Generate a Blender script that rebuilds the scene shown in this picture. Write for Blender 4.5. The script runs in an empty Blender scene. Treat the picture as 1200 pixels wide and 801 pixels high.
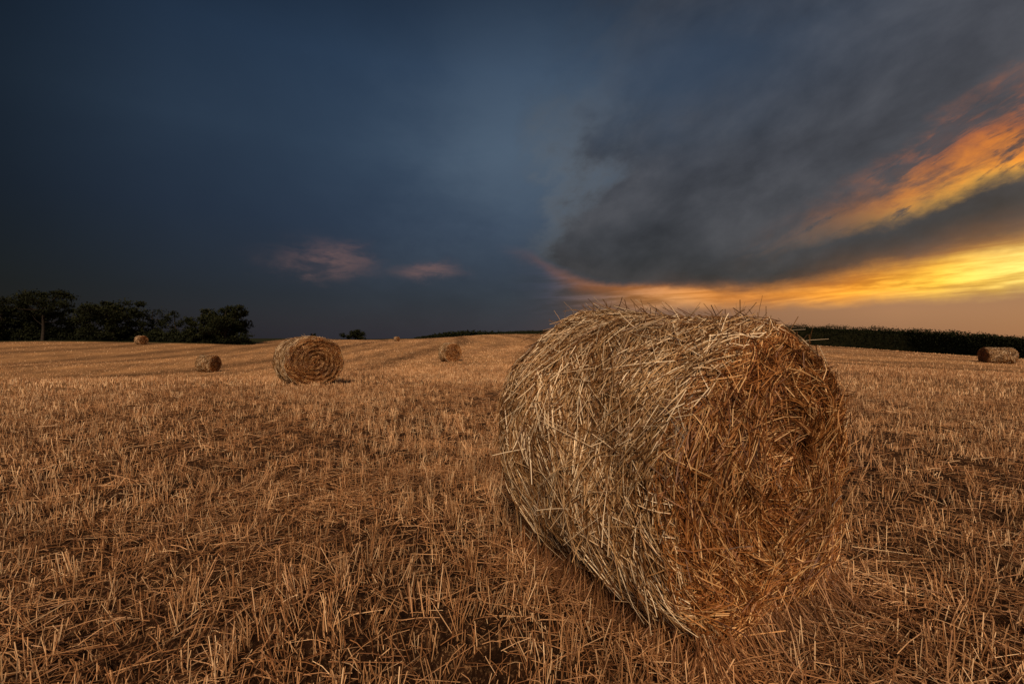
import bpy, math, random
import numpy as np
from mathutils import Vector
rng = np.random.default_rng(7)
random.seed(7)
scene = bpy.context.scene
scene.view_settings.view_transform = 'Standard'
scene.view_settings.look = 'None'
scene.view_settings.exposure = 0
F = 533.3; HY = 395.0; EYE = 1.4

def W(X, Y, d):
    return ((X-600)/F*d, d, EYE+(HY-Y)*d/F)
def lin(c):
    return tuple(((v/255)/12.92 if v/255 <= .04045 else ((v/255+.055)/1.055)**2.4) for v in c)
def sstep(a, b, x):
    t = np.clip((x-a)/(b-a), 0, 1); return t*t*(3-2*t)

# ---------------------------------------------------------------- mesh helpers
def link(o):
    scene.collection.objects.link(o); return o
def np_mesh(name, V, Fc, rnd=None, mat=None, smooth=False, extra=None):
    V = np.ascontiguousarray(V, dtype=np.float32).reshape(-1, 3)
    Fc = np.ascontiguousarray(Fc, dtype=np.int32)
    me = bpy.data.meshes.new(name)
    me.vertices.add(len(V)); me.vertices.foreach_set("co", V.ravel())
    n, k = Fc.shape
    me.loops.add(n*k); me.loops.foreach_set("vertex_index", Fc.ravel())
    me.polygons.add(n); me.polygons.foreach_set("loop_start", np.arange(0, n*k, k, dtype=np.int32))
    me.update(calc_edges=True)
    me.polygons.foreach_set("use_smooth", np.full(n, smooth, dtype=bool))
    if rnd is not None:
        a = me.attributes.new("rnd", 'FLOAT', 'POINT'); a.data.foreach_set("value", np.asarray(rnd, dtype=np.float32))
    if extra:
        for kx, vx in extra.items():
            a = me.attributes.new(kx, 'FLOAT', 'POINT'); a.data.foreach_set("value", np.asarray(vx, dtype=np.float32))
    if mat: me.materials.append(mat)
    return me
def nrm(v):
    return v/np.maximum(np.linalg.norm(v, axis=-1, keepdims=True), 1e-9)
def strands(P, w, tipw=0.6, rnd=None):
    """P (N,K,3) -> triangular prisms"""
    N, K, _ = P.shape
    T = nrm(P[:, -1]-P[:, 0])
    A = nrm(np.cross(T, rng.normal(size=(N, 3)))); B = np.cross(T, A)
    ww = np.asarray(w)[:, None]*np.linspace(1, tipw, K)[None, :]
    rings = []
    for a in (0, 2.094, 4.189):
        rings.append(P+ww[:, :, None]*(math.cos(a)*A+math.sin(a)*B)[:, None, :])
    V = np.stack(rings, axis=2)  # N,K,3,3
    base = np.arange(N)[:, None, None]*(K*3)+np.arange(K-1)[None, :, None]*3
    j = np.arange(3)[None, None, :]; j2 = (j+1) % 3
    Fc = np.stack([base+j, base+j2, base+3+j2, base+3+j], axis=-1).reshape(-1, 4)
    if rnd is None: rnd = rng.random(N)
    return V.reshape(-1, 3), Fc, np.repeat(rnd, K*3)
def ribbons(P0, P1, w, rnd, side):
    V = np.stack([P0-side*w[:, None], P0+side*w[:, None], P1+side*w[:, None]*.6, P1-side*w[:, None]*.6], axis=1)
    N = len(P0)
    Fc = np.arange(N*4).reshape(N, 4)
    return V.reshape(-1, 3), Fc, np.repeat(rnd, 4)
def merge(parts):
    Vs, Fs, Rs, off = [], [], [], 0
    for V, Fc, R in parts:
        Vs.append(V); Fs.append(Fc+off); Rs.append(R); off += len(V)
    return np.concatenate(Vs), np.concatenate(Fs), np.concatenate(Rs)

# ---------------------------------------------------------------- node helpers
class NT:
    def __init__(s, nt): s.nt = nt
    def new(s, t): return s.nt.nodes.new(t)
    def put(s, sock, v):
        if isinstance(v, bpy.types.NodeSocket): s.nt.links.new(v, sock)
        elif isinstance(v, (tuple, list)) and len(v) == 3 and sock.type == 'RGBA': sock.default_value = (*v, 1)
        else: sock.default_value = v
    def M(s, op, a, b=None, c=None):
        n = s.new('ShaderNodeMath'); n.operation = op
        s.put(n.inputs[0], a)
        if b is not None: s.put(n.inputs[1], b)
        if c is not None: s.put(n.inputs[2], c)
        return n.outputs[0]
    def SS(s, x, a, b, o0=0.0, o1=1.0, kind='SMOOTHSTEP'):
        n = s.new('ShaderNodeMapRange'); n.interpolation_type = kind
        s.put(n.inputs[0], x); n.inputs[1].default_value = a; n.inputs[2].default_value = b
        n.inputs[3].default_value = o0; n.inputs[4].default_value = o1
        return n.outputs[0]
    def mix(s, f, a, b, mode='MIX'):
        n = s.new('ShaderNodeMix'); n.data_type = 'RGBA'; n.blend_type = mode
        s.put(n.inputs[0], f); s.put(n.inputs[6], a); s.put(n.inputs[7], b)
        return n.outputs[2]
    def ramp(s, f, stops):
        n = s.new('ShaderNodeValToRGB'); cr = n.color_ramp
        cr.elements[0].position = stops[0][0]; cr.elements[0].color = (*stops[0][1], 1)
        cr.elements[1].position = stops[-1][0]; cr.elements[1].color = (*stops[-1][1], 1)
        for p, c in stops[1:-1]:
            e = cr.elements.new(p); e.color = (*c, 1)
        s.put(n.inputs[0], f); return n.outputs[0]
    def noise(s, vec, scale, detail=4, rough=.55, dist=0.0):
        n = s.new('ShaderNodeTexNoise'); s.put(n.inputs['Vector'], vec)
        n.inputs['Scale'].default_value = scale; n.inputs['Detail'].default_value = detail
        n.inputs['Roughness'].default_value = rough; n.inputs['Distortion'].default_value = dist
        return n.outputs[0]
    def mapping(s, vec, sc=(1, 1, 1), rot=(0, 0, 0), loc=(0, 0, 0)):
        n = s.new('ShaderNodeMapping'); s.put(n.inputs[0], vec)
        n.inputs[1].default_value = loc; n.inputs[2].default_value = rot; n.inputs[3].default_value = sc
        return n.outputs[0]
    def vrot(s, vec, azd, angd):
        n = s.new('ShaderNodeVectorRotate'); n.rotation_type = 'AXIS_ANGLE'
        s.put(n.inputs['Vector'], vec)
        n.inputs['Axis'].default_value = (math.sin(math.radians(azd)), math.cos(math.radians(azd)), 0)
        n.inputs['Angle'].default_value = math.radians(angd)
        return n.outputs[0]

def new_mat(name):
    m = bpy.data.materials.new(name); m.use_nodes = True
    t = NT(m.node_tree); b = m.node_tree.nodes['Principled BSDF']
    return m, t, b
def attr(t, name):
    n = t.new('ShaderNodeAttribute'); n.attribute_name = name; return n.outputs['Fac']

def straw_mat(name, stops, rough=.55, lo=.70):
    m, t, b = new_mat(name)
    a = attr(t, "rnd")
    tc = t.new('ShaderNodeTexCoord').outputs['Object']
    n = t.noise(tc, 1.7, 3)
    col = t.ramp(a, stops)
    col = t.mix(1.0, col, t.ramp(n, [(.35, (lo, lo*.96, lo*.93)), (.65, (1.15, 1.12, 1.08))]), 'MULTIPLY')
    t.put(b.inputs['Base Color'], col); b.inputs['Roughness'].default_value = rough
    b.inputs['Specular IOR Level'].default_value = .4
    return m
straw_field = straw_mat("stubble_straw", [(0, (.11, .043, .016)), (.35, (.36, .18, .078)), (.7, (.62, .38, .20)), (1, (.88, .67, .43))])
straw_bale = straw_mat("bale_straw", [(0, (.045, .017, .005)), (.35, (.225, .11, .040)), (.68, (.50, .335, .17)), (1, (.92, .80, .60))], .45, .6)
straw_end = straw_mat("bale_end_straw", [(0, (.042, .012, .003)), (.35, (.21, .074, .019)), (.7, (.44, .205, .064)), (1, (.78, .53, .27))], .5, .6)  # redder, darker than the wrap: sunset tint and shade put into the colour

# ---------------------------------------------------------------- terrain
ctrl = []
def cp(X, Y, d): ctrl.append(W(X, Y, d))
for az in np.radians([-60, -40, -20, 0, 20, 40, 60]):
    for r in (1.0, 3.0, 7.0): ctrl.append((math.sin(az)*r, math.cos(az)*r, 0.0))
for X in (-200, 0, 180): ctrl.append(((X-600)/F*14, 14, 0.0))
cp(360, 449, 14.5); cp(527, 428.5, 34); cp(600, 450, 14); cp(900, 448, 14); cp(1200, 447, 14)
cp(244, 434, 41); cp(0, 433, 38); cp(-200, 433, 38); cp(165, 403.5, 78); cp(465, 400.5, 145); cp(300, 402, 90)
cp(400, 405, 85); cp(1168, 425, 36); cp(800, 412, 50); cp(1000, 416, 45)
for X in (-200, 0, 100, 255): cp(X, 399, 88)
cp(340, 396, 135); cp(460, 396, 165); cp(570, 392.0, 160); cp(640, 393.0, 160)
hedge_path = [(560, 392.0, 389.5, 172), (640, 393.0, 386, 160), (720, 396, 383, 140), (800, 398, 380, 112), (880, 401, 379.5, 92), (960, 405, 381, 80), (1060, 410.5, 384.5, 68),
              (1140, 416.5, 390, 58), (1200, 421, 396, 53), (1320, 428, 402, 47), (1500, 436, 405, 42)]
for X, Yb, Yt, d in hedge_path[2:]: cp(X, Yb, d)
for az in np.radians([-60, -40, -20, 0, 20, 40, 60]):
    ctrl.append((math.sin(az)*260, math.cos(az)*260, -3.0)); ctrl.append((math.sin(az)*1200, math.cos(az)*1200, -14.0))
    ctrl.append((math.sin(az)*6000, math.cos(az)*6000, -20.0))
C = np.array(ctrl)
def q(x, y):
    r = np.hypot(x, y); az = np.arctan2(x, y)
    return np.stack([np.clip(az, -1.25, 1.25)*1.6, np.log(np.maximum(r, .6))], axis=-1)
def tps(r): return np.where(r > 1e-9, r*r*np.log(np.maximum(r, 1e-9)), 0)
Q = q(C[:, 0], C[:, 1]); n = len(Q)
K = tps(np.linalg.norm(Q[:, None]-Q[None], axis=-1))+np.eye(n)*0.01
Pm = np.hstack([np.ones((n, 1)), Q])
A = np.block([[K, Pm], [Pm.T, np.zeros((3, 3))]])
sol = np.linalg.solve(A, np.concatenate([C[:, 2], np.zeros(3)]))
def ground(x, y):
    x = np.asarray(x, float); y = np.asarray(y, float)
    sh = x.shape; x = x.ravel(); y = y.ravel(); out = np.empty(len(x))
    for i in range(0, len(x), 20000):
        qq = q(x[i:i+20000], y[i:i+20000])
        D = tps(np.linalg.norm(qq[:, None]-Q[None], axis=-1))
        out[i:i+20000] = D@sol[:n]+sol[n]+qq@sol[n+1:]
    r = np.hypot(x, y)
    w = sstep(-.35, .3, y/np.maximum(r, 1e-6))
    out = out*w + (1-w)*(-.0006*r)
    out *= sstep(.3, 5, r)*1.0
    rough = 1-sstep(20, 60, r)
    out += rough*(.016*np.sin(x*5.1+1.3*np.sin(y*3.7))+.014*np.sin(y*6.3+x*2.2+1)+.010*np.sin(13*x-4*y)*np.sin(11*y+3*x))
    out += .22*np.sin(x*.11+y*.05)*sstep(15, 40, r)*(1-sstep(100, 180, r))+.08*np.sin(x*.31-y*.12+1)*sstep(10, 25, r)*(1-sstep(70, 120, r))
    return out.reshape(sh)
edge_X = [-400, 0, 290, 345, 460, 640, 720, 800, 880, 960, 1060, 1140, 1200, 1320, 1500]
edge_d = [76, 78, 84, 125, 158, 157, 139, 111, 91, 79, 67, 57, 52, 46, 41]
def field_limit(x, y):
    X = np.where(y > .1, x/np.maximum(y, .1)*F+600, np.where(x < 0, -400, 1500))
    return np.interp(X, edge_X, edge_d)
ROW = math.radians(-16)   # row heading, from +Y
def rowuv(x, y):
    return x*math.cos(ROW)-y*math.sin(ROW), x*math.sin(ROW)+y*math.cos(ROW)
def lane(x, y):
    """-1..1: pale swathes / dark wheel lanes that wander along the rows"""
    u, v = rowuv(x, y)
    ph = (u+11*np.sin(v/30+.4)+3.0*np.sin(v/15)+1.2*np.sin(u/5.3))*2*np.pi/7.0
    return .6*np.sin(ph)+.4*np.sin(.37*ph+1)
radii = np.concatenate([[0.0], np.geomspace(.35, 9, 170), np.geomspace(9.1, 300, 200), np.geomspace(310, 6000, 40)])
az1 = np.radians(np.concatenate([np.linspace(-66, 66, 420), np.linspace(68, 292, 110)]))
na = len(az1)
RR, AA = np.meshgrid(radii[1:], az1, indexing='ij')
gx, gy = RR*np.sin(AA), RR*np.cos(AA)
gz = ground(gx, gy)
rn = rng.random(gz.shape)
gz += (rn-.5)*.035*(1-sstep(6, 20, RR))
V = np.stack([gx, gy, gz], -1).reshape(-1, 3)
V = np.vstack([V, [[0, 0, 0]]])
i = np.arange(len(radii)-2)[:, None]; j = np.arange(na)[None]; j2 = (j+1) % na
Fc = np.stack([i*na+j, i*na+j2, (i+1)*na+j2, (i+1)*na+j], -1).reshape(-1, 4)[:, ::-1]
lim = field_limit(gx, gy)
fld = 1-sstep(-1.5, 1.5, gy-lim)
fld = np.append(fld.ravel(), 1)
lnv = np.append(lane(gx, gy).ravel(), 0)

gm, t, b = new_mat("field_soil")
pos = t.new('ShaderNodeNewGeometry').outputs['Position']
nA = t.noise(pos, 9, 8, .7); nB = t.noise(pos, .35, 4); nC = t.noise(pos, 45, 4, .7)
soil = t.ramp(nA, [(.3, (.014, .006, .003)), (.5, (.04, .018, .009)), (.7, (.09, .044, .022))])
chaff = t.ramp(nC, [(.3, (.20, .10, .045)), (.55, (.44, .27, .14)), (.75, (.64, .44, .26))])
ln = t.new('ShaderNodeVectorMath'); ln.operation = 'LENGTH'; t.put(ln.inputs[0], pos)
dist = ln.outputs['Value']
chf = t.SS(nC, .52, .60)
cov = t.M('ADD', t.M('MULTIPLY', chf, t.SS(nA, .40, .62, .12, .75)), t.SS(dist, 6, 30, 0, .9))
cov = t.M('MINIMUM', cov, 1.0)
fieldc = t.mix(cov, soil, chaff)
la_ = attr(t, 'lane')
nF = t.noise(t.mapping(t.mapping(pos, rot=(0, 0, ROW)), sc=(.9, .10, 1)), 1.0, 5, .65)
fieldc = t.mix(1.0, fieldc, t.ramp(nF, [(.3, (.62, .60, .58)), (.5, (.98, .96, .94)), (.7, (1.22, 1.19, 1.12))]), 'MULTIPLY')
lnc = t.ramp(t.SS(la_, -1, 1, kind='LINEAR'), [(0, (.50, .48, .46)), (.4, (.95, .93, .91)), (1, (1.3, 1.27, 1.18))])
fieldc = t.mix(t.SS(dist, 3, 25), fieldc, t.mix(1.0, fieldc, lnc, 'MULTIPLY'))
fieldc = t.mix(1.0, fieldc, t.ramp(nB, [(.3, (.72, .70, .69)), (.7, (1.12, 1.1, 1.05))]), 'MULTIPLY')
grass = t.ramp(nB, [(.3, (.012, .016, .006)), (.7, (.03, .032, .012))])
t.put(b.inputs['Base Color'], t.mix(attr(t, 'field'), grass, fieldc))
b.inputs['Roughness'].default_value = .95; b.inputs['Specular IOR Level'].default_value = .1
bp = t.new('ShaderNodeBump'); bp.inputs['Strength'].default_value = .9; bp.inputs['Distance'].default_value = .03
t.put(bp.inputs['Height'], nA); t.put(b.inputs['Normal'], bp.outputs[0])
go = link(bpy.data.objects.new("ground", np_mesh("ground", V, Fc, mat=gm, smooth=True, extra={"field": fld, "lane": lnv})))
go["kind"] = "structure"; go["label"] = "harvested stubble field of brown soil and straw chaff"; go["category"] = "ground"

# ---------------------------------------------------------------- stubble
BC = np.array([.91, 2.68]); BANG = math.radians(-57)
def in_bale(x, y, m=0.0):
    dx, dy = x-BC[0], y-BC[1]
    u = dx*math.cos(BANG)+dy*math.sin(BANG); v = -dx*math.sin(BANG)+dy*math.cos(BANG)
    return (np.abs(u) < .60+m) & (np.abs(v) < .5+m)
def row_points(rmin, rmax, sx, sy, keep=1.0, half=62):
    m = rmax
    us = np.arange(-m*1.05, m*1.05, sx); vs = np.arange(-m*.6, m*1.05, sy)
    U, Vv = np.meshgrid(us, vs); U = U.ravel(); Vv = Vv.ravel()
    U = U+rng.normal(0, sx*.15, len(U))+.05*np.sin(Vv*1.7)+.04*np.sin(Vv*.6+U); Vv = Vv+rng.uniform(-sy*.5, sy*.5, len(U))
    x = U*math.cos(ROW)+Vv*math.sin(ROW)*1.0; y = -U*math.sin(ROW)+Vv*math.cos(ROW)
    r = np.hypot(x, y); az = np.degrees(np.arctan2(x, y))
    ok = (r >= rmin) & (r < rmax) & (np.abs(az) < half) & (y < field_limit(x, y)) & (~in_bale(x, y, .04))
    return x[ok], y[ok]
def lf(x, y):  # patchiness
    return .5+.25*np.sin(x*1.1+2*np.sin(y*.37))+.25*np.sin(y*.9+1.7*np.sin(x*.6+1))
parts = []
def stubble(rmin, rmax, sx, sy, per, wid, hmin, hmax, prism, spread=.035, half=62):
    x, y = row_points(rmin, rmax, sx, sy, 1.0, half)
    la = lane(x, y)
    pk = rng.random(len(x)) < np.clip(.55+.42*lf(x, y)+.28*la, .35, 1); x = x[pk]; y = y[pk]; la = la[pk]
    N0 = len(x)
    ch = rng.uniform(.35, 1.15, N0); lean = rng.normal(0, .15, (N0, 2)); cb = rng.normal(0, .13, N0)+.10*la
    x = np.repeat(x, per); y = np.repeat(y, per); ch = np.repeat(ch, per); lean = np.repeat(lean, per, 0); cb = np.repeat(cb, per)
    N = len(x)
    x = x+rng.normal(0, spread, N); y = y+rng.normal(0, spread*1.3, N)
    z = ground(x, y)-.02
    h = rng.uniform(hmin, hmax, N)*ch
    l = lean+rng.normal(0, .17, (N, 2))
    broken = rng.random(N) < .14
    l[broken] *= 5
    P0 = np.stack([x, y, z], -1); P1 = P0+np.stack([l[:, 0]*h, l[:, 1]*h, h*np.where(broken, .5, 1)], -1)
    rv = np.clip(rng.beta(2.0, 1.6, N)+cb, 0, 1)
    w = wid*rng.uniform(.7, 1.3, N)
    if prism:
        P = np.stack([P0, P1], 1); parts.append(strands(P, w, .9, rv))
    else:
        a = rng.normal(0, .5, N)
        side = nrm(np.stack([y*np.cos(a)+x*np.sin(a), -x*np.cos(a)+y*np.sin(a), np.zeros(N)], -1))
        parts.append(ribbons(P0, P1, w, rv, side))
stubble(.5, 6, .19, .062, 12, .0021, .06, .19, True, spread=.034)
stubble(6, 14, .21, .08, 10, .0029, .06, .18, True, spread=.036)
stubble(14, 30, .26, .14, 7, .0056, .06, .17, False, spread=.06, half=58)
stubble(30, 70, .5, .4, 5, .012, .06, .15, False, spread=.13, half=56)
stubble(70, 165, 1.2, 1.0, 4, .03, .05, .13, False, spread=.38, half=54)
V, Fc, R = merge([p for p in parts])
o = link(bpy.data.objects.new("stubble", np_mesh("stubble", V, Fc, R, straw_field)))
o["kind"] = "stuff"; o["label"] = "cut straw stubble standing in rows on the field"; o["category"] = "stubble"
print("stubble verts", len(V))
# lying straw litter
parts = []
def litter(rmin, rmax, N, wid, l0, l1, half=62, center=None, rad=None):
    if center is None:
        r = np.sqrt(rng.uniform(rmin**2, rmax**2, N)); az = np.radians(rng.uniform(-half, half, N))
        x, y = r*np.sin(az), r*np.cos(az)
        k = (rng.random(N) < .35+.65*lf(x*1.7+3, y*1.7)) & ~in_bale(x, y, -.05); x, y = x[k], y[k]
    else:
        u = rng.uniform(-.9, .95, N); v = rng.uniform(-.85, .85, N)
        x = center[0]+u*math.cos(BANG)-v*math.sin(BANG)+rng.normal(0, .14, N); y = center[1]+u*math.sin(BANG)+v*math.cos(BANG)+rng.normal(0, .14, N)
        k = ~in_bale(x, y, -.1); x, y = x[k], y[k]
    N = len(x); a = rng.uniform(0, 2*np.pi, N); L = rng.uniform(l0, l1, N)*rng.uniform(.3, 1, N)
    z0 = rng.uniform(.004, .055, N)
    dx, dy = np.cos(a)*L, np.sin(a)*L
    zs = ground(x, y)+z0; ze = ground(x+dx, y+dy)+np.maximum(.004, z0+rng.normal(0, .03, N))
    P0 = np.stack([x, y, zs], -1); P2 = np.stack([x+dx, y+dy, ze], -1)
    Pm_ = (P0+P2)/2+np.stack([-np.sin(a), np.cos(a), np.zeros(N)], -1)*(L*rng.normal(0, .04, N))[:, None]
    Pm_[:, 2] += .006
    parts.append(strands(np.stack([P0, Pm_, P2], 1), wid*rng.uniform(.6, 1.3, N), .8, rng.beta(1.4, 2.5, N)))
litter(.5, 5, 29000, .0018, .05, .28)
litter(5, 14, 46000, .0029, .08, .33)
litter(0, 0, 3800, .0020, .08, .30, center=BC)
# ragged straw fallen against the foot of the bale
N = 3800
u = rng.uniform(-1, 1, N); sidek = rng.integers(0, 4, N)
lu = np.where(sidek < 2, u*.63, np.where(sidek == 2, .63, -.63)); lv = np.where(sidek == 0, -.52, np.where(sidek == 1, .52, u*.58))
nu = np.where(sidek < 2, 0, np.where(sidek == 2, 1, -1)); nv = np.where(sidek == 0, -1, np.where(sidek == 1, 1, 0))
h0 = np.abs(rng.normal(0, .13, N))+.02; out_ = rng.uniform(-.04, .12, N); dr = rng.normal(0, .07, (N, 2))
a0u = lu-nu*.02; a0v = lv+nv*.30*h0; a1u = lu+nu*out_+dr[:, 0]; a1v = lv+nv*out_+dr[:, 1]
cB, sB = math.cos(BANG), math.sin(BANG)
def loc2w(a, b_): return BC[0]+a*cB-b_*sB, BC[1]+a*sB+b_*cB
x0, y0 = loc2w(a0u, a0v); x1, y1 = loc2w(a1u, a1v)
z1 = ground(x1, y1)+rng.uniform(.0, .04, N); z0 = ground(x0, y0)+h0
P0 = np.stack([x0, y0, z0], -1); P2 = np.stack([x1, y1, z1], -1); Pmm = (P0+P2)/2+rng.normal(0, .008, (N, 3))
parts.append(strands(np.stack([P0, Pmm, P2], 1), .0020*rng.uniform(.6, 1.3, N), .8, rng.beta(1.2, 3.8, N)))  # dark tints paint the shade at the bale's foot into this straw
V, Fc, R = merge(parts)
o = link(bpy.data.objects.new("straw_litter", np_mesh("straw_litter", V, Fc, R, straw_field)))
o["kind"] = "stuff"; o["label"] = "loose cut straw scattered over the soil"; o["category"] = "straw"

# ---------------------------------------------------------------- bales
Rb, Lh = .755, .60
ZC = .73
def deform(P, seed):
    x, y, z = P[..., 0].copy(), P[..., 1].copy(), P[..., 2].copy()
    rho = np.hypot(y, z); th = np.arctan2(z, y)
    s = seed*1.7
    k = 1+.013*np.sin(3*th+4*x+s)+.011*np.sin(5*th-5*x+2*s)+.010*np.sin(9*th+9*x+s)-.008*np.cos(4*th)
    y *= k; z *= k
    x = x+np.sign(x)*.03*np.clip(1-(rho/Rb)**2, 0, 1)*np.clip(np.abs(x)/Lh, 0, 1)+.018*np.sin(4*th+s+rho*5)*np.clip(np.abs(x)/Lh, 0, 1)
    z = z+ZC
    if seed == 1: z = z*(1.0-.044*x/Lh)
    y = y*(1+.05*np.exp(-np.maximum(z, 0)/.22))
    fl = .01
    z = np.where(z < .10, fl+(.10-fl)*np.exp((z-.10)/(.10-fl)*1.0), z)
    return np.stack([x, y, z], -1)
core_mat, t, b = new_mat("bale_core_straw")
tc = t.new('ShaderNodeTexCoord').outputs['Object']
sp = t.new('ShaderNodeSeparateXYZ'); t.put(sp.inputs[0], tc)
zz = t.M('SUBTRACT', sp.outputs[2], ZC)
rad = t.M('SQRT', t.M('ADD', t.M('MULTIPLY', zz, zz), t.M('MULTIPLY', sp.outputs[1], sp.outputs[1])))
ang = t.M('ARCTAN2', zz, sp.outputs[1])
cb = t.new('ShaderNodeCombineXYZ'); t.put(cb.inputs[0], t.M('MULTIPLY', sp.outputs[0], 30)); t.put(cb.inputs[1], t.M('MULTIPLY', rad, 45)); t.put(cb.inputs[2], t.M('MULTIPLY', ang, 2.0))
nn = t.noise(cb.outputs[0], 1.0, 6, .65); n2 = t.noise(tc, 3, 4)
col = t.ramp(nn, [(.3, (.014, .006, .002)), (.5, (.08, .035, .012)), (.72, (.25, .13, .052))])
col = t.mix(1.0, col, t.ramp(n2, [(.3, (.6, .6, .6)), (.7, (1.1, 1.1, 1.1))]), 'MULTIPLY')
t.put(b.inputs['Base Color'], col); b.inputs['Roughness'].default_value = .9
bp = t.new('ShaderNodeBump'); bp.inputs['Strength'].default_value = 1; bp.inputs['Distance'].default_value = .02
t.put(bp.inputs['Height'], nn); t.put(b.inputs['Normal'], bp.outputs[0])
RC = .065
def bale_core(seed, nth=120):
    prof = [(-Lh, r) for r in np.linspace(0.02, Rb-RC, 12)]
    prof += [(-Lh+RC-RC*math.cos(a), Rb-RC+RC*math.sin(a)) for a in np.linspace(.2, math.pi/2, 6)]
    prof += [(x, Rb) for x in np.linspace(-Lh+RC+.05, Lh-RC-.05, 14)]
    h = prof[:18]
    prof += [(-x, r) for x, r in reversed(h)]
    pr = np.array(prof); m = len(pr)
    th = np.linspace(0, 2*np.pi, nth, endpoint=False)
    P = np.stack([np.repeat(pr[:, 0][:, None], nth, 1), pr[:, 1][:, None]*np.cos(th), pr[:, 1][:, None]*np.sin(th)], -1)
    P *= np.array([.97, .97, .97])
    V = deform(P, seed).reshape(-1, 3)
    V += rng.normal(0, .004, V.shape)
    i = np.arange(m-1)[:, None]; j = np.arange(nth)[None]; j2 = (j+1) % nth
    Fc = np.stack([i*nth+j, i*nth+j2, (i+1)*nth+j2, (i+1)*nth+j], -1).reshape(-1, 4)
    c0 = len(V); V = np.vstack([V, V[:nth].mean(0), V[-nth:].mean(0)])
    ev = np.arange(0, nth, 2)
    q0 = np.stack([np.full(len(ev), c0), (ev+2) % nth, ev+1, ev], -1)
    b0 = (m-1)*nth
    q1 = np.stack([np.full(len(ev), c0+1), b0+ev, b0+ev+1, b0+(ev+2) % nth], -1)
    return np_mesh("bale_core", V, np.concatenate([Fc, q0, q1]), mat=core_mat, smooth=True)
def edge_r(xs, rr):
    e = np.clip((np.abs(xs)-(Lh-RC))/RC, 0, 1.15)
    return rr-RC*(1-np.sqrt(np.maximum(0, 1-np.minimum(e, .985)**2)))*.8
def edge_x(rho):
    e = np.clip((rho-(Rb-RC))/RC, 0, 1)
    return RC*(1-np.sqrt(np.maximum(0, 1-np.minimum(e, .985)**2)))*.8
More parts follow.
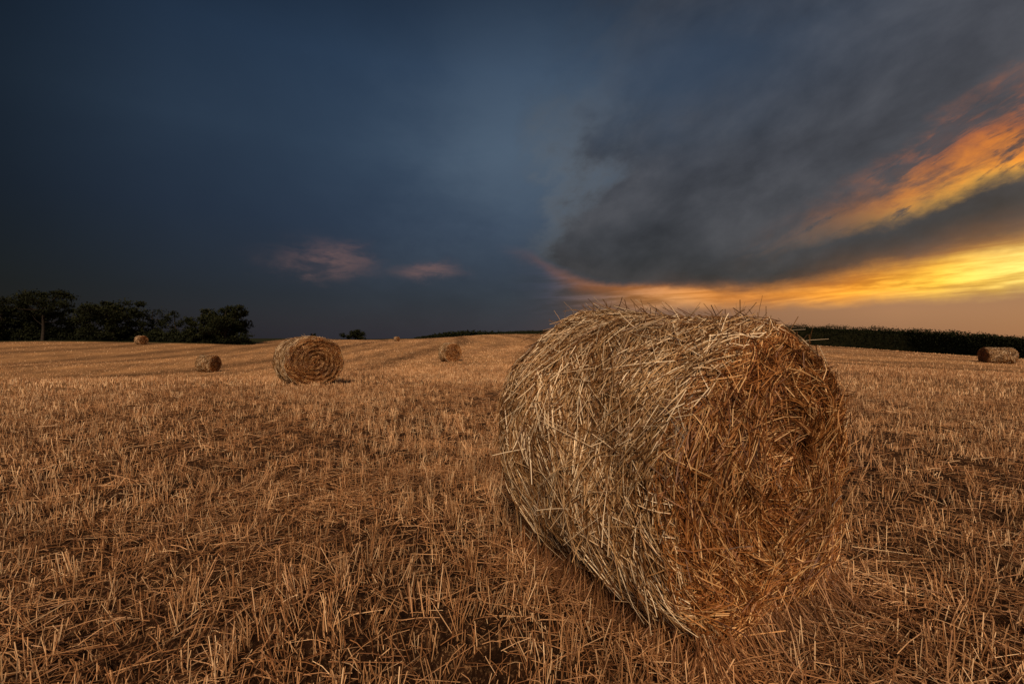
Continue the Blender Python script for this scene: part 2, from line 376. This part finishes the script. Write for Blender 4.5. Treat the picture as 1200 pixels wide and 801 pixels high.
def bale_straw(seed, Ns, Ne, wid, Kp=4, fly=.03, lmul=1.0, spiral=.3, alsd=.40, wildf=.27, lr=(.06, .40), tone=1.0, curl=.5):
    t_ = np.linspace(-.5, .5, Kp)[None, :]
    x = rng.uniform(-Lh, Lh, Ns)[:, None]; th = rng.uniform(0, 2*np.pi, Ns)[:, None]
    L = (rng.uniform(*lr, Ns)*rng.uniform(.4, 1.1, Ns)*lmul)[:, None]
    al = rng.normal(0, alsd, Ns)[:, None]+.26*np.sin(7*x+3*th)+.2*np.sin(13*x-5*th)
    wild = rng.random((Ns, 1)) < wildf
    al = np.where(wild, rng.uniform(-1.6, 1.6, (Ns, 1)), al)
    xs = np.clip(x+np.sin(al)*L*t_, -Lh-.01, Lh+.01)
    ths = th+np.cos(al)*L*t_/Rb
    off = rng.uniform(-.020, .010, (Ns, 1))+np.abs(rng.normal(0, .010, (Ns, 1)))+rng.normal(0, .012, (Ns, 1))*t_
    lum = .013*np.sin(19*th+11*x)*np.sin(23*x+2*th)+.008*np.sin(37*x+9*th)*np.sin(31*th-7*x)
    stiff = curl*(L**2/8/Rb)*(1-4*t_**2)*-np.cos(al)**2*.8
    f = (rng.random((Ns, 1)) < fly)*rng.uniform(.02, .10, (Ns, 1))
    rr = edge_r(xs, Rb+off+lum+stiff+f*(t_+.5)**1.5)
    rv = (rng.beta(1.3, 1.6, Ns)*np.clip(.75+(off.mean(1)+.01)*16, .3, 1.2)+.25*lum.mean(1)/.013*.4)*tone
    ps = [strands(deform(np.stack([xs, rr*np.cos(ths), rr*np.sin(ths)], -1), seed), wid*rng.uniform(.5, 1.5, Ns), .85, np.clip(rv, 0, 1))]
    n_ = int(Ns*.005)+4
    th = rng.uniform(.2, np.pi-.2, n_); x = rng.uniform(-Lh, Lh, n_)
    P0 = np.stack([x, Rb*np.cos(th)*.98, Rb*np.sin(th)*.98], -1)
    d = nrm(np.stack([rng.normal(0, .8, n_), np.cos(th)+rng.normal(0, .8, n_), np.sin(th)*.5+rng.normal(0, .3, n_)], -1))
    L = rng.uniform(.04, .19, n_)[:, None]
    P1 = P0+d*L*.55+np.array([0, 0, .006]); P2 = P0+d*L
    ps.append(strands(deform(np.stack([P0, P1, P2], 1), seed), np.full(n_, wid*.8), .6, rng.beta(2, 1.5, n_)*tone))
    es = []
    for sg in (-1, 1):
        n_ = Ne
        r = Rb*np.sqrt(rng.random(n_)); th = rng.uniform(0, 2*np.pi, n_); L = rng.uniform(lr[0]*.8, lr[1]*.85, n_)*rng.uniform(.4, 1.1, n_)*lmul
        al = rng.normal(0, .42, n_)+.2*np.sin(9*r+2*th); al = np.where(rng.random(n_) < wildf*1.2, rng.uniform(-1.6, 1.6, n_), al)
        da = th+np.pi/2+al+.12
        cy, cz = r*np.cos(th), r*np.sin(th)
        ys = cy[:, None]+np.cos(da)[:, None]*L[:, None]*t_; zs = cz[:, None]+np.sin(da)[:, None]*L[:, None]*t_
        curv = (t_**2)*L[:, None]**2/np.maximum(r, .15)[:, None]*.3
        ys = ys-np.cos(th)[:, None]*curv; zs = zs-np.sin(th)[:, None]*curv
        rho = np.hypot(ys, zs); sc = np.minimum(1, (Rb+.01)/np.maximum(rho, 1e-6)); ys *= sc; zs *= sc; rho *= sc
        f = (rng.random((n_, 1)) < fly)*rng.uniform(.02, .09, (n_, 1))
        sw = np.sin(rho*46+np.arctan2(zs, ys))
        lum = .014*np.sin(17*ys[:, :1]+2)*np.sin(15*zs[:, :1]+3*ys[:, :1])+.009*np.sin(41*ys[:, :1]+5*zs[:, :1])*np.sin(37*zs[:, :1])
        dep = rng.uniform(-.018, .016, (n_, 1))
        xs = sg*(Lh+dep+rng.normal(0, .014, (n_, 1))*t_+lum+(.005+.014*spiral)*sw+f*(t_+.5)-edge_x(rho))
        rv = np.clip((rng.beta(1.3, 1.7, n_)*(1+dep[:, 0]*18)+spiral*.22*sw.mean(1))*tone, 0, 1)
        es.append(strands(deform(np.stack([xs, ys, zs], -1), seed), wid*rng.uniform(.5, 1.5, n_), .85, rv))
    out = []
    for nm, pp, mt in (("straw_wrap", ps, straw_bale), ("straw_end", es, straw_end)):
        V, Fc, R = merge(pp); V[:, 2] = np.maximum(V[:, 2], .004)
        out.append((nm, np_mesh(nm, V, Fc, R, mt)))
    return out
def put_bale(core, straw, x, y, rot, label, sc=(1, 1, 1), tilt=0, dz=0):
    z = float(ground(np.array([x]), np.array([y]))[0])+dz
    p = link(bpy.data.objects.new("round_hay_bale", core)); p.location = (x, y, z-.01); p.rotation_euler = (0, tilt, rot); p.scale = sc
    for nm, me in straw:
        c = link(bpy.data.objects.new(nm, me)); c.parent = p; c["kind"] = "stuff"
    p["label"] = label; p["category"] = "hay bale"; p["group"] = "round hay bales on the stubble field"
    return p
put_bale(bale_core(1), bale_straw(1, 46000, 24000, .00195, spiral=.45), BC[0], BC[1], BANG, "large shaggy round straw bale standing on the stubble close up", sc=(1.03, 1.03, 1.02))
put_bale(bale_core(2), bale_straw(2, 9000, 12000, .0034, 4, .008, spiral=.6, alsd=.25, wildf=.12, lr=(.05, .3)), *W(361, 0, 14.4)[:2], math.radians(-48), "round straw bale showing its spiral end on the stubble", sc=(1.15, 1.15, 1))
lowc, lows = bale_core(3, 60), bale_straw(3, 6500, 4000, .0065, 3, .002, spiral=.3, tone=.95)
put_bale(lowc, lows, *W(527, 0, 35.5)[:2], math.radians(-50), "small distant round straw bale on the pale stubble", sc=(.97, .97, .97))
put_bale(lowc, lows, *W(244, 0, 41)[:2], math.radians(0), "distant round straw bale lying in the dip", sc=(1.1, 1.1, 1), dz=.05)
put_bale(lowc, lows, *W(165.5, 0, 78)[:2], math.radians(-15), "far round straw bale near the dark tree line")
put_bale(lowc, lows, *W(465, 0, 142)[:2], math.radians(-30), "tiny far round straw bale on the skyline crest")
put_bale(lowc, lows, *W(1169, 0, 36)[:2], math.radians(-22), "long brown round straw bale before the dark hedge", sc=(1.38, 1.15, .86), dz=-.05)

# ---------------------------------------------------------------- foliage
leaf_mat, t, b = new_mat("leaf_green")
a = attr(t, 'rnd')
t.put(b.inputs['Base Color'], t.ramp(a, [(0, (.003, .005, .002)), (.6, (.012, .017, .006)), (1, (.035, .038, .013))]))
b.inputs['Roughness'].default_value = .8; b.inputs['Specular IOR Level'].default_value = .15
bark_mat, t, b = new_mat("dark_bark")
nn = t.noise(t.new('ShaderNodeTexCoord').outputs['Object'], 4, 5)
t.put(b.inputs['Base Color'], t.ramp(nn, [(.3, (.008, .006, .004)), (.7, (.03, .022, .015))])); b.inputs['Roughness'].default_value = .9
def leaves(c, size, rv):
    N = len(c)
    A = nrm(rng.normal(size=(N, 3))); B = nrm(np.cross(A, rng.normal(size=(N, 3))))
    s = (size*rng.uniform(.6, 1.4, N))[:, None]
    V = np.stack([c-A*s, c-B*s*.6, c+A*s, c+B*s*.6], 1).reshape(-1, 3)
    return V, np.arange(N*4).reshape(N, 4), np.repeat(rv, 4)
def tube(path, radii_, ns=7):
    path = np.array(path, float); T = nrm(np.gradient(path, axis=0))
    A = nrm(np.cross(T, np.array([.81, .2, .9])+T[::-1]*.01)); B = np.cross(T, A)
    th = np.linspace(0, 2*np.pi, ns, endpoint=False)
    V = path[:, None]+np.array(radii_)[:, None, None]*(A[:, None]*np.cos(th)[None, :, None]+B[:, None]*np.sin(th)[None, :, None])
    m = len(path); i = np.arange(m-1)[:, None]; j = np.arange(ns)[None]; j2 = (j+1) % ns
    return V.reshape(-1, 3), np.stack([i*ns+j, i*ns+j2, (i+1)*ns+j2, (i+1)*ns+j], -1).reshape(-1, 4), np.zeros(m*ns)
def make_tree(X, d, h, w, crown_lo, label, nb=26, nl=230, flat=1.0, leafs=.17, name="tree", blob=.13):
    x, y, _ = W(X, 0, d); z = float(ground(np.array([x]), np.array([y]))[0])-.1
    root = link(bpy.data.objects.new(name, None)); root.location = (x, y, z); root.empty_display_size = .5
    root["label"] = label; root["category"] = "tree" if name == "tree" else "shrub"
    tubes = []
    tr = max(.08, h*.022)
    top = np.array([rng.normal(0, .03)*h, rng.normal(0, .03)*h, h*.8])
    mid = np.array([rng.normal(0, .03)*h, 0, h*.4])
    pts = [np.zeros(3), mid*.5+np.array([.1, 0, 0]), mid, (mid+top)/2+np.array([-.15, 0, 0]), top]
    tubes.append(tube(pts, [tr*1.3, tr, tr*.85, tr*.5, tr*.2]))
    centers = []
    lob = rng.uniform(0, 6.28)
    for k_ in range(nb):
        dv = rng.normal(size=3); dv /= np.linalg.norm(dv); rd = rng.random()**.45*(1+.13*math.sin(3*math.atan2(dv[1], dv[0])+lob))
        c = np.array([dv[0]*w/2*rd, dv[1]*w/2*rd, h*(crown_lo+(1-crown_lo)*(.47+.45*dv[2]*rd))])
        centers.append(c)
        if k_ % 2 == 0:
            s0 = mid+(top-mid)*rng.uniform(-.4, .8); s0[2] = min(s0[2], c[2]*.85)
            m_ = (s0+c)/2+np.array([0, 0, -.04*h])
            tubes.append(tube([s0, m_, c], [tr*.4, tr*.28, tr*.08], 5))
    V, Fc, R = merge(tubes)
    tk = link(bpy.data.objects.new("trunk", np_mesh("trunk", V, Fc, R, bark_mat, True))); tk.parent = root
    pts = []; rv = []
    for c in centers:
        br = w*blob*rng.uniform(.45, 1.3)
        nl_ = int(nl*rng.uniform(.6, 1.4))
        p = nrm(rng.normal(size=(nl_, 3)))*(rng.random((nl_, 1))**.6)*br*np.array([1.25, 1.25, .75*flat])*rng.uniform(.7, 1.4, (nl_, 1))
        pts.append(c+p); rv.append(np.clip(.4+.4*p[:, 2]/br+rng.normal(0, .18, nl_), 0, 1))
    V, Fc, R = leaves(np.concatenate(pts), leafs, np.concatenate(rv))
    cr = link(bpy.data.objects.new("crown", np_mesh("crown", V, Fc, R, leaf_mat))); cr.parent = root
make_tree(-60, 86, 9.6, 13, .05, "broad dark leafy tree at the field edge", nb=44, leafs=.17)
make_tree(2, 86, 7.8, 9, .0, "broad dark leafy tree at the field edge", nb=44, leafs=.17)
make_tree(50, 84, 10.6, 12.0, .36, "tall dark tree with a spreading layered crown", nb=40, flat=.7, leafs=.16, blob=.11)
make_tree(50, 90, 6.5, 9.0, .0, "low dark bushy tree under the spreading one", nb=34, leafs=.17, blob=.12)
make_tree(96, 88, 6.8, 6.0, .0, "narrow dark tree between two larger ones", nb=24, leafs=.17)
make_tree(132, 85, 8.6, 11.0, .0, "wide dark leafy tree with uneven crown", nb=52, leafs=.17, blob=.11)
make_tree(178, 92, 7.6, 6.8, .12, "thin wispy tree with sparse leaves", nb=24, nl=80, leafs=.14)
make_tree(206, 92, 6.4, 5.6, .12, "thin wispy tree with sparse leaves", nb=20, nl=80, leafs=.14)
make_tree(238, 86, 7.2, 5.6, .0, "dark round-headed tree at the grassy edge", nb=34, leafs=.17)
make_tree(264, 85, 8.0, 8.6, .0, "dark round-headed tree at the grassy edge", nb=56, leafs=.17, blob=.12)
make_tree(417, 150, 3.2, 7.5, .0, "low dark green shrub on the crest", nb=20, nl=140, name="shrub", leafs=.24)
make_tree(368, 140, 2.0, 2.4, .0, "small dark shrub on the crest", nb=8, nl=60, name="shrub", leafs=.2)
def mass(path, N, size, thick, name, label, lumpy=1.0):
    path = np.array(path); seg = np.linspace(0, len(path)-1, 400)
    pi = np.stack([np.interp(seg, np.arange(len(path)), path[:, c_]) for c_ in range(4)], -1)
    idx = rng.uniform(0, 399, N)
    p = np.stack([np.interp(idx, np.arange(400), pi[:, c_]) for c_ in range(4)], -1)
    lump = (.2*np.sin(idx*.31)+.13*np.sin(idx*.83+1)+.1*np.sin(idx*2.1+2)+.07*np.sin(idx*4.9))*lumpy+1-.28*lumpy
    hh = p[:, 3]*lump; u = rng.random(N)**.6
    u = u*(1+np.abs(rng.normal(0, .05, N)))
    off = rng.uniform(-1, 1, N)
    c = np.stack([p[:, 0]+rng.normal(0, .3, N), p[:, 1]+off*thick*(1.15-u*.6), p[:, 2]+u*hh*(1-.35*lumpy*off**2)], -1)
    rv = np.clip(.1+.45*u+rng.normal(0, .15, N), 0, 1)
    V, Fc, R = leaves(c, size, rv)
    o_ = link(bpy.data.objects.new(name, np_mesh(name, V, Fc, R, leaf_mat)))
    o_["kind"] = "stuff"; o_["label"] = label; o_["category"] = "hedge"
def gp(X, d, h):
    x, y, _ = W(X, 0, d); return (x, y, float(ground(np.array([x]), np.array([y]))[0])-.1, h)
mass([gp(X, 87, h) for X, h in [(-260, 4.0), (-60, 3.4), (20, 3.2), (90, 2.6), (150, 3.0), (200, 2.5), (250, 2.6), (292, .8)]], 26000, .2, 2.5, "undergrowth", "dark undergrowth beneath the line of trees")
hp = []
for X, Yb, Yt, d in hedge_path:
    x, y, z = W(X, Yb, d); z = float(ground(np.array([x]), np.array([y+2]))[0])
    zt = EYE+(HY-Yt)*(d+4)/F
    hp.append((x*(1+4/d), y+4, z-.3, zt-z+.3))
mass(hp, 110000, .09, 3.2, "hedge", "long dark overgrown hedge bank along the field edge", .2)
mass([gp(X, 172, h) for X, h in [(488, .4), (520, 2.0), (545, 2.5), (580, 1.8), (640, 2.2)]], 7000, .3, 2.0, "hedge_bank", "low dark hedge on the far crest", .7)
bv = []
for x, y, z, h in hp:
    bv += [(x, y-3.2, z-.6), (x, y-1.6, z+h*.66), (x, y+1, z+h*.88), (x, y+6, z+h*.88), (x, y+18, z-1.5)]
bf = [[5*i+j, 5*i+j+1, 5*i+j+6, 5*i+j+5] for i in range(len(hp)-1) for j in range(4)]
hm, t, b = new_mat("bank_grass"); pos = t.new('ShaderNodeNewGeometry').outputs['Position']
t.put(b.inputs['Base Color'], t.ramp(t.noise(pos, 1.2, 6), [(.3, (.005, .007, .003)), (.7, (.02, .02, .008))])); b.inputs['Roughness'].default_value = 1
b.inputs['Specular IOR Level'].default_value = .1
o = link(bpy.data.objects.new("hill", np_mesh("hill", np.array(bv), np.array(bf), mat=hm, smooth=True))); o["kind"] = "structure"
o["label"] = "dark grassy bank behind the hedge"; o["category"] = "hill"

# ---------------------------------------------------------------- sky
def pe(X, Y):
    u = (X-600)/F; v = (HY-Y)/F
    return math.degrees(math.atan(u)), math.degrees(math.atan(v/math.sqrt(1+u*u)))
world = bpy.data.worlds.new("World"); scene.world = world; world.use_nodes = True
wn = world.node_tree; t = NT(wn); bg = wn.nodes['Background']
tc = t.new('ShaderNodeTexCoord').outputs['Generated']
sp = t.new('ShaderNodeSeparateXYZ'); t.put(sp.inputs[0], tc)
dx, dy, dz = sp.outputs
az = t.M('MULTIPLY', t.M('ARCTAN2', dx, dy), 180/math.pi)
el = t.M('MULTIPLY', t.M('ARCSINE', dz), 180/math.pi)
st = t.mapping(tc, sc=(1, 1, 1.7))
n1 = t.M('SUBTRACT', t.noise(st, 2.6, 5, .55, .2), .5)
n2 = t.M('SUBTRACT', t.noise(t.mapping(tc, loc=(5, 3, 1), sc=(1, 1, 2.0)), 9, 6, .62, .15), .5)
n3 = t.noise(t.mapping(t.vrot(tc, 25, 18), sc=(1, 1, 1.6), loc=(2, 7, 4)), 5.2, 8, .6, .15)
n5 = t.noise(t.mapping(t.vrot(tc, 25, 18), sc=(1, 1, 1.5), loc=(9, 1, 4)), 2.2, 4, .55, .1)
n6 = t.M('SUBTRACT', t.noise(t.mapping(t.vrot(tc, 8, 35), sc=(1, 1, 1.8), loc=(3, 1, 8)), 4.5, 8, .6, .2), .5)
def add(a, b): return t.M('ADD', a, b)
def mul(a, b): return t.M('MULTIPLY', a, b)
azw = add(az, add(mul(n1, 14), mul(n2, 11)))
elw = add(el, add(mul(n1, 9), mul(n2, 5)))
els = add(el, add(mul(n1, 2.5), mul(n2, 2.2)))
def curve(pts):
    nd = t.new('ShaderNodeFloatCurve'); t.put(nd.inputs['Value'], t.SS(az, -60, 60, kind='LINEAR'))
    pp = [pe(*p) for p in pts]; pp = [((a_+60)/120, (e_+10)/60) for a_, e_ in pp]
    c = nd.mapping.curves[0]
    c.points[0].location = pp[0]; c.points[1].location = pp[-1]
    for p in pp[1:-1]: c.points.new(*p)
    nd.mapping.extend = 'HORIZONTAL'; nd.mapping.update()
    return t.M('SUBTRACT', mul(nd.outputs[0], 60), 10)
def azramp(stops):
    return t.ramp(t.SS(az, -60, 60, kind='LINEAR'), [((pe(X, 395)[0]+60)/120, lin(c)) for X, c in stops])
base = t.ramp(t.SS(el, 0, 60, kind='LINEAR'), [(0, lin((48, 48, 56))), (.08, lin((41, 48, 60))), (.22, lin((45, 59, 80))), (.36, lin((53, 71, 93))), (.5, lin((44, 63, 87))), (.62, lin((28, 43, 63))), (1, lin((20, 30, 46)))])
side = azramp([(-100, (95, 98, 100)), (0, (128, 132, 136)), (200, (192, 194, 197)), (400, (230, 231, 232)), (600, (255, 255, 255)), (1000, (255, 250, 245))])
base = t.mix(1.0, base, side, 'MULTIPLY')
def gauss(X, Y, wx, wy, a_=az, e_=el):
    A0, E0 = pe(X, Y)
    u = mul(t.M('SUBTRACT', a_, A0), 1/wx); v = mul(t.M('SUBTRACT', e_, E0), 1/wy)
    return t.M('EXPONENT', mul(add(mul(u, u), mul(v, v)), -1))
base = t.mix(mul(gauss(620, 190, 13, 13, azw, elw), .38), base, lin((98, 114, 130)))
base = t.mix(1.0, base, t.ramp(t.SS(n1, -.25, .25, kind='LINEAR'), [(0, (.86, .87, .89)), (1, (1.12, 1.11, 1.09))]), 'MULTIPLY')
wn_ = t.SS(t.noise(t.mapping(tc, sc=(1, 1, 3.2), loc=(3, 3, 3)), 11, 6, .6, .3), .38, .62, .15, 1)
pk = t.M('MAXIMUM', mul(gauss(388, 306, 4.2, 1.6, add(az, mul(n2, 10)), add(el, mul(n2, 5))), .8), mul(gauss(502, 317, 3.4, .8, az, add(el, mul(n2, 4))), .9))
base = t.mix(mul(mul(pk, wn_), .75), base, lin((122, 92, 88)))
# big grey cloud: the edge gets softer with height
azb = add(mul(t.M('SUBTRACT', el, 11), .45), 1.2)
dL0 = add(t.M('SUBTRACT', azw, azb), mul(mul(n6, 26), t.SS(el, 8, 20)))
dL = t.M('DIVIDE', dL0, add(1.0, mul(t.SS(el, 12, 38, kind='LINEAR'), 1.6)))
low = curve([(540, 290), (610, 298), (660, 324), (720, 337), (800, 341), (870, 344), (950, 337), (1010, 328), (1080, 314), (1140, 302), (1200, 290), (1400, 270)])
dlow = t.M('SUBTRACT', els, low)
mL = t.SS(dL, -3.2, 4.6)
mB = t.mix(t.SS(az, 12, 32), t.SS(dlow, -.5, 1.3), t.SS(dlow, -.7, 1.9))
cloud_m = mul(mul(mL, mB), .96)
gap = mul(gauss(815, 75, 14, 6.5, azw, elw), .75)
cloud_m = mul(cloud_m, t.M('SUBTRACT', 1.0, gap))
ccol = t.ramp(t.SS(dlow, 0, 26, kind='LINEAR'), [(0, lin((60, 57, 59))), (.15, lin((56, 57, 62))), (.5, lin((70, 72, 79))), (1, lin((60, 64, 73)))])
ccol = t.mix(1.0, ccol, t.ramp(n3, [(.32, (.60, .60, .62)), (.5, (1, 1, 1)), (.68, (1.48, 1.45, 1.4))]), 'MULTIPLY')
ccol = t.mix(1.0, ccol, t.ramp(n5, [(.32, (.66, .66, .68)), (.68, (1.28, 1.26, 1.24))]), 'MULTIPLY')
edgeL = mul(mul(t.SS(dL, -3.5, .5), t.SS(dL, .5, 5.5, 1, 0)), gauss(655, 205, 12, 13))
ccol = t.mix(mul(edgeL, .55), ccol, lin((108, 116, 124)))
# glow under the cloud
glow = azramp([(560, (50, 50, 60)), (640, (74, 65, 72)), (710, (132, 96, 76)), (790, (206, 138, 76)), (880, (240, 152, 62)), (1000, (255, 166, 46)), (1100, (255, 194, 62)), (1200, (255, 216, 104)), (1500, (255, 190, 90))])
gs = t.SS(t.noise(t.mapping(t.vrot(tc, 38, 3), sc=(1, 1, 10)), 6, 8, .62, .35), .35, .65, .62, 1.35)
gcb = t.new('ShaderNodeCombineColor')
t.put(gcb.inputs[0], gs); t.put(gcb.inputs[1], t.M('POWER', gs, 1.25)); t.put(gcb.inputs[2], t.M('POWER', gs, 1.8))
glow = t.mix(1.0, glow, gcb.outputs[0], 'MULTIPLY')
glow = t.mix(t.SS(dlow, -1.8, 1.2), glow, t.mix(.6, glow, lin((200, 112, 40))))
c2 = curve([(500, 372), (600, 372), (700, 366), (860, 361), (960, 358), (1080, 351), (1200, 342), (1400, 330)])
d2 = t.M('SUBTRACT', add(el, mul(n2, 1.8)), c2)
haze = azramp([(560, (50, 50, 60)), (650, (68, 61, 66)), (760, (116, 88, 76)), (900, (150, 108, 80)), (1050, (160, 116, 86)), (1200, (146, 106, 82)), (1500, (120, 90, 74))])
haze = t.mix(t.SS(el, 0, 3.0, .35, 0), haze, lin((96, 74, 66)))
sunside = t.mix(t.SS(d2, -.7, 1.5), haze, glow)
gm_ = mul(t.SS(add(az, mul(n2, 8)), -2, 16), t.mix(t.SS(az, 12, 32), t.SS(dlow, -.3, 1.0, 1, 0), t.SS(dlow, 1.3, 2.6, 1, 0)))
sky = t.mix(gm_, base, sunside)
sky = t.mix(cloud_m, sky, ccol)
# upper lit cloud flank: vivid streak with dark wisps
cb_ = curve([(860, 312), (950, 286), (1060, 254), (1120, 230), (1200, 205), (1400, 150)])
ct_ = curve([(860, 298), (950, 264), (1040, 216), (1120, 162), (1200, 116), (1400, 40)])
db = t.M('SUBTRACT', add(els, mul(n2, 2.5)), cb_); dt = t.M('SUBTRACT', add(elw, mul(n2, 4.0)), ct_)
n4 = t.noise(t.mapping(t.vrot(tc, 44, 25), sc=(1, 1, 3.0), loc=(1, 4, 2)), 7.0, 9, .62, .3)
frag = t.noise(t.mapping(t.vrot(tc, 44, 25), sc=(1, 1, 3.2), loc=(8, 2, 5)), 10, 9, .62, .4)
stm = mul(mul(t.SS(db, -1.0, 1.8), t.SS(dt, -5.5, 2.5, 1, 0)), mul(t.SS(add(az, mul(n1, 14)), 24, 44), mul(t.SS(n4, .34, .56, .2, 1), t.SS(frag, .50, .62, 1, .15))))
scol = t.ramp(t.SS(db, 0, 8, kind='LINEAR'), [(0, lin((255, 188, 70))), (.25, lin((255, 154, 44))), (.55, lin((224, 118, 40))), (1, lin((140, 86, 54)))])
scol = t.mix(t.SS(az, 35, 44, .65, 0), scol, lin((166, 98, 52)))
sky = t.mix(stm, sky, scol)
rim = mul(mul(t.SS(dlow, -.2, .9), t.SS(dlow, .9, 4.0, 1, 0)), t.SS(az, 28, 46))
sky = t.mix(mul(rim, .2), sky, lin((190, 118, 60)))
back = t.SS(dy, .3, -.6)
sky = t.mix(mul(back, .95), sky, t.ramp(t.SS(el, 0, 80, kind='LINEAR'), [(0, lin((134, 118, 112))), (.4, lin((112, 112, 120))), (1, lin((46, 58, 80)))]))
ns = t.new('ShaderNodeTexSky'); ns.sky_type = 'NISHITA'; ns.sun_disc = False
ns.sun_elevation = math.radians(4); ns.sun_rotation = math.radians(60)
nsm = t.mix(1.0, ns.outputs[0], (.004, .004, .004), 'MULTIPLY')
sky = t.mix(1.0, sky, nsm, 'ADD')
t.put(bg.inputs[0], sky); bg.inputs[1].default_value = 1.0

# ---------------------------------------------------------------- sun
sd = bpy.data.lights.new("sun", 'SUN'); sd.energy = 3.2; sd.angle = math.radians(14); sd.color = (1, .70, .44)
so = link(bpy.data.objects.new("sun", sd))
src = Vector((-.02, -.76, .56)).normalized()
so.rotation_euler = src.to_track_quat('Z', 'Y').to_euler()

cam = bpy.data.cameras.new("camera"); cam.lens = 16; cam.sensor_width = 36; cam.clip_end = 20000; cam.clip_start = .05
co = link(bpy.data.objects.new("camera", cam)); co.location = (0, 0, EYE)
co.rotation_euler = (math.radians(90)-math.atan((400.5-HY)/F), 0, 0)
scene.camera = co
